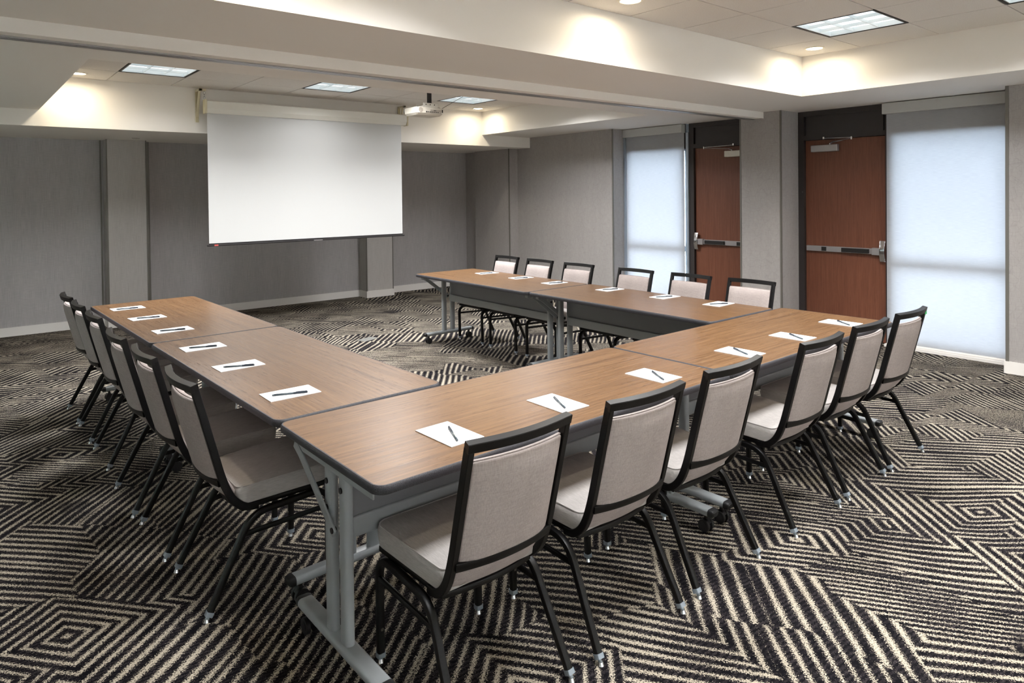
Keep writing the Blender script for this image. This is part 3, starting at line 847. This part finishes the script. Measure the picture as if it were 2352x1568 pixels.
near = ['first of the near side, largest in the photo', 'second from the left on the near side', 'third from the left on the near side',
        'fourth from the left on the near side', 'fifth from the left on the near side', 'last of the near side, before the wide blind']
left = ['nearest chair of the left side', 'second nearest chair of the left side', 'third nearest chair of the left side', 'fourth chair from the front on the left side',
        'fifth chair from the front on the left side', 'farthest chair of the left side, closest to the rear wall']
right = ['farthest chair of the right side, leftmost in the photo', 'second from the left behind the right arm', 'third from the left behind the right arm',
         'fourth from the left behind the right arm', 'fifth from the left behind the right arm', 'rightmost behind the right arm']
spots = []
for x, y, lab, j in zip((0.373, 0.942, 1.508, 2.238, 2.795, 3.328), (-0.165, -0.178, -0.160, -0.168, -0.156, -0.156), near, (0.0, -0.01, 0.02, 0.015, 0.01, 0.0)):
    spots.append((x, y, PI / 2 + j, 'black-framed taupe chair, ' + lab))
for y, x, lab, j in zip((1.152, 1.723, 2.272, 3.029, 3.600, 4.112), (-0.214, -0.232, -0.252, -0.245, -0.255, -0.264), left, (0.0, 0.01, 0.0, 0.01, 0.0, 0.01)):
    spots.append((x, y, j, 'black-framed taupe chair, ' + lab))
for y, x, lab, j in zip((4.150, 3.600, 3.024, 2.315, 1.726, 1.180), (3.795, 3.795, 3.795, 3.815, 3.83, 3.86), right, (0.0, 0.0, 0.01, 0.0, 0.0, 0.02)):
    spots.append((x, y, PI + j, 'taupe chair facing the viewer, ' + lab))
ch0 = make_chair(spots[0][3]); ch0.location = (spots[0][0], spots[0][1], 0); ch0.rotation_euler = (0, 0, spots[0][2])
for x, y, rz, lab in spots[1:]: last = dup(ch0, (x, y, 0), rz, lab)
# small green mark on the far right chair of the near row
for o in S.objects:
    if o.get('label', '') == spots[5][3]:
        bm = BM(); add_box(bm, -0.0470, -0.0450, -0.186, -0.160, 0.842, 0.860); g_ = obj('mark', bm, M_green, o); g_['label'] = 'green mark on the top rail'

# ------------------------------------------------------------------ notepads and pens
def make_pad(label):
    bm = BM(); add_box(bm, -0.108, 0.108, -0.070, 0.070, 0.0, 0.0030, 0); add_box(bm, -0.1075, 0.1075, -0.0695, 0.0695, -0.0002, 0.0008, 1)
    for i in range(5): add_box(bm, 0.086, 0.096, -0.062 + i * 0.004, -0.0595 + i * 0.004, 0.0029, 0.00305, 2)
    o = obj('notepad', bm, [M_paper, M_pad, M_projd]); return mark(o, label, 'notepad', 'white notepads on the tables')
def make_pen(label):
    """local +x is the capped end"""
    t = thing('pen', label, 'pen', (0, 0, 0), 0, 'pens lying on the notepads')
    bm = BM()
    cyl(bm, (-0.070, 0, 0.0045), (-0.062, 0, 0.0045), 0.0030, 0.0040, 12); cyl(bm, (-0.062, 0, 0.0045), (0.02, 0, 0.0045), 0.0040, seg=12)
    for i in range(6): add_box(bm, -0.045 + i * 0.007, -0.0405 + i * 0.007, -0.0010, 0.0010, 0.0083, 0.0087, 1)
    obj('barrel', bm, [M_pen, M_mark], t)
    bm = BM(); cyl(bm, (0.015, 0, 0.0043), (0.068, 0, 0.0043), 0.0043, seg=12); cyl(bm, (0.068, 0, 0.0043), (0.072, 0, 0.0043), 0.0043, 0.0032, 12)
    sweep(bm, [(0.070, 0.0, 0.0088), (0.066, 0.0, 0.0096), (0.030, 0.0, 0.0094), (0.024, 0.0, 0.0088)], rrect(0.0026, 0.0014, 0.0005, 1), (0, 1, 0))
    obj('cap', bm, M_cap, t)
    return t
pads = []
nb = ['nearest the left corner of the near row', 'second from the left on the near row', 'third from the left on the near row', 'fourth from the left on the near row', 'fifth from the left on the near row', 'at the right end of the near row']
nl = ['nearest on the left arm', 'second nearest on the left arm', 'third on the left arm, just before its seam', 'fourth on the left arm, just past the seam', 'fifth on the left arm', 'farthest on the left arm']
nr = ['farthest on the right arm', 'second farthest on the right arm', 'third on the right arm, just before its seam', 'fourth on the right arm, past the seam', 'fifth on the right arm', 'last on the right arm, before the near row']
for i, (x, y, a) in enumerate(((0.398, 0.225, 92), (0.918, 0.228, 90), (1.524, 0.236, 91), (2.212, 0.226, 91), (2.768, 0.236, 91), (3.367, 0.240, 91))): pads.append((x, y, math.radians(a), nb[i]))
for i, (x, y, a) in enumerate(((0.166, 1.083, 0), (0.153, 1.720, 2), (0.138, 2.283, 1), (0.133, 2.934, 3), (0.108, 3.532, 4), (0.085, 4.085, 2))): pads.append((x, y, math.radians(a), nl[i]))
for i, (x, y, a) in enumerate(((3.402, 3.966, -6), (3.404, 3.411, -5), (3.381, 2.900, -2), (3.428, 2.250, -1), (3.436, 1.667, -2), (3.443, 1.177, 2))): pads.append((x, y, math.radians(a), nr[i]))
pen_at = [(0.400, 0.205, 68), (0.918, 0.216, 65), (1.523, 0.209, 60), (2.212, 0.221, 62), (2.761, 0.211, 58), (3.353, 0.215, 55),
          (0.155, 1.060, -20), (0.145, 1.688, -24), (0.133, 2.264, -20), (0.126, 2.907, -17), (0.109, 3.510, -16), (0.075, 4.045, -8),
          (3.375, 3.944, -15), (3.375, 3.378, -19), (3.373, 2.875, -19), (3.416, 2.236, -24), (3.414, 1.658, -26), (3.425, 1.164, -32)]
pad0 = make_pad('white notepad ' + pads[0][3]); pad0.location = (pads[0][0], pads[0][1], ZT + 0.0004); pad0.rotation_euler = (0, 0, pads[0][2])
for x, y, a, lab in pads[1:]: dup(pad0, (x, y, ZT + 0.0004), a, 'white notepad ' + lab)
pen0 = make_pen('dark pen on the pad ' + pads[0][3]); pen0.location = (pen_at[0][0], pen_at[0][1], ZT + 0.0034); pen0.rotation_euler = (0, 0, math.radians(pen_at[0][2]))
for (x, y, a), q in zip(pen_at[1:], pads[1:]): dup(pen0, (x, y, ZT + 0.0034), math.radians(a), 'dark pen on the pad ' + q[3])

# ------------------------------------------------------------------ projection screen
t = thing('projection_screen', 'large white pull-down projection screen hanging from two wall brackets', 'projection screen', (0, 0, 0))
bm = BM()
prof = [(6.230, 2.640), (6.150, 2.640), (6.140, 2.630), (6.140, 2.548), (6.172, 2.500), (6.230, 2.500)]
A = [bm.verts.new((1.235, y, z)) for y, z in prof]; B = [bm.verts.new((3.752, y, z)) for y, z in prof]
bm.faces.new(A); bm.faces.new(B[::-1])
for i in range(6): bm.faces.new((A[i - 1], B[i - 1], B[i], A[i]))
cs = obj('case', bm, M_case, t)
bm = BM(); add_box(bm, 1.222, 1.242, 6.134, 6.234, 2.494, 2.650, 0, 0.004); obj('end_cap', bm, M_cream, cs)
bm = BM(); add_box(bm, 3.745, 3.765, 6.134, 6.234, 2.494, 2.650, 0, 0.004); obj('end_cap', bm, M_cream, cs)
bm = BM(); add_box(bm, 1.252, 3.682, 6.186, 6.1875, 1.062, 2.505); obj('sheet', bm, M_scr, t)
bm = BM(); add_box(bm, 1.250, 3.684, 6.182, 6.192, 1.046, 1.066); sweep(bm, [(1.232, 6.187, 1.042), (3.708, 6.187, 1.042)], rrect(0.020, 0.018, 0.007, 3), (0, 1, 0))
br = obj('bottom_bar', bm, M_bar, t)
bm = BM(); add_box(bm, 2.45, 2.56, 6.172, 6.178, 1.036, 1.044); obj('pull_tab', bm, M_satin, br)
bm = BM(); add_box(bm, 1.305, 1.345, 6.1745, 6.178, 1.036, 1.052); obj('sticker', bm, M_red, br)
def wall_bracket(x, sx, lab):
    b = thing('screen_bracket', lab, 'bracket', (x, 6.351, 0), 0, 'cream wall brackets of the projection screen')
    bm = BM()
    add_box(bm, -0.016, 0.016, -0.004, 0.0, 2.41, 2.766)
    for a in (-0.016, 0.013): add_box(bm, a, a + 0.003, -0.020, 0.0, 2.41, 2.766)
    obj('wall_plate', bm, M_cream, b)
    bm = BM(); add_box(bm, -0.016, 0.016 + sx, -0.170, -0.140, 2.742, 2.766, 0, 0.002); add_box(bm, -0.016, 0.016, -0.170, 0.0, 2.742, 2.766, 0, 0.002)
    sweep(bm, [(0, -0.010, 2.47), (0, -0.120, 2.745)], rrect(0.026, 0.008, 0.002), (1, 0, 0)); obj('arm', bm, M_cream, b)
    bm = BM()
    for k_ in range(3):
        zc = 2.722 - 0.028 * k_; pts = [(sx + (0.011 * math.cos(a) if k_ % 2 == 0 else 0), -0.155 + (0 if k_ % 2 == 0 else 0.011 * math.cos(a)), zc + 0.018 * math.sin(a)) for a in [2 * PI * i / 12 for i in range(13)]]
        sweep(bm, pts, rrect(0.004, 0.004, 0.0018, 1), (0, 1, 0) if k_ % 2 == 0 else (1, 0, 0), caps=False)
    obj('hook', bm, M_chrome, b)
    return b
wall_bracket(1.190, 0.04, 'cream metal bracket and hook at the left end of the screen')
wall_bracket(3.740, 0, 'cream metal bracket and hook at the right end of the screen')

# ------------------------------------------------------------------ projector
t = thing('projector', 'off-white projector hanging from a dark ceiling pole', 'projector', (3.13, 4.73, 2.450))
bm = BM()
def ring(x0, x1, y0, y1, z, r_): return [bm.verts.new((x, y, z)) for x, y in rounded(x0, x1, y0, y1, r_, 4)]
R = [ring(-0.155, 0.155, -0.105, 0.125, 0.0, 0.03), ring(-0.172, 0.172, -0.128, 0.145, 0.022, 0.03), ring(-0.174, 0.174, -0.130, 0.148, 0.078, 0.03), ring(-0.165, 0.165, -0.122, 0.14, 0.086, 0.03)]
for a, b in zip(R, R[1:]):
    for i in range(len(a)):
        fc = bm.faces.new((a[i - 1], b[i - 1], b[i], a[i])); fc.smooth = True
bm.faces.new(R[0]); bm.faces.new(R[-1])
body = obj('body', bm, M_proj, t)
bm = BM(); cyl(bm, (-0.125, -0.1285, 0.055), (-0.125, -0.1325, 0.055), 0.025, seg=24); obj('speaker_grille', bm, M_projd, body)
bm = BM(); add_box(bm, 0.0, 0.14, -0.132, -0.1295, 0.020, 0.062); obj('port_plate', bm, M_projd, body)
bm = BM()
random.seed(3); x = -0.055
for wd, h in ((0.010, 0.016), (0.014, 0.009), (0.020, 0.008), (0.008, 0.014), (0.006, 0.010), (0.010, 0.009), (0.016, 0.008), (0.012, 0.009)):
    add_box(bm, x, x + wd, -0.1345, -0.131, 0.034 - h / 2, 0.034 + h / 2); x += wd + 0.009
add_box(bm, 0.045, 0.054, -0.1345, -0.131, 0.046, 0.055); add_box(bm, 0.062, 0.071, -0.1345, -0.131, 0.046, 0.055)
add_box(bm, 0.150, 0.163, -0.1335, -0.129, 0.035, 0.066)
obj('port', bm, M_port, body)
bm = BM()
for x_, y_ in ((-0.135, -0.07), (0.14, -0.08)): cyl(bm, (x_, y_, 0.084), (x_, y_, 0.094), 0.014, seg=14)
obj('foot', bm, M_port, body)
bm = BM(); cyl(bm, (-0.06, 0.140, 0.045), (-0.06, 0.165, 0.045), 0.034, 0.032, 24); obj('lens', bm, M_port, body)
bm = BM(); add_box(bm, -0.055, 0.135, -0.07, 0.07, 0.112, 0.116)
for a in (-0.055, 0.131): add_box(bm, a, a + 0.004, -0.07, 0.07, 0.088, 0.116)
add_box(bm, -0.055, 0.135, -0.072, -0.068, 0.094, 0.140, 0); add_box(bm, -0.055, 0.135, 0.068, 0.072, 0.094, 0.140)
for i in range(3): cyl(bm, (-0.02 + 0.055 * i, -0.072, 0.122), (-0.02 + 0.055 * i, -0.075, 0.122), 0.006, seg=10, mi=1)
obj('mount', bm, [M_case, M_port], t)
bm = BM(); cyl(bm, (0.070, 0, 0.10), (0.070, 0, ZC2 - 2.450), 0.026, seg=20); obj('pole', bm, M_rubber, t)
bm = BM()
cyl(bm, (0.17, 0.06, 0.05), (0.72, 0.12, ZC2 - 2.450), 0.0025, seg=8); obj('cable', bm, M_slot, t)
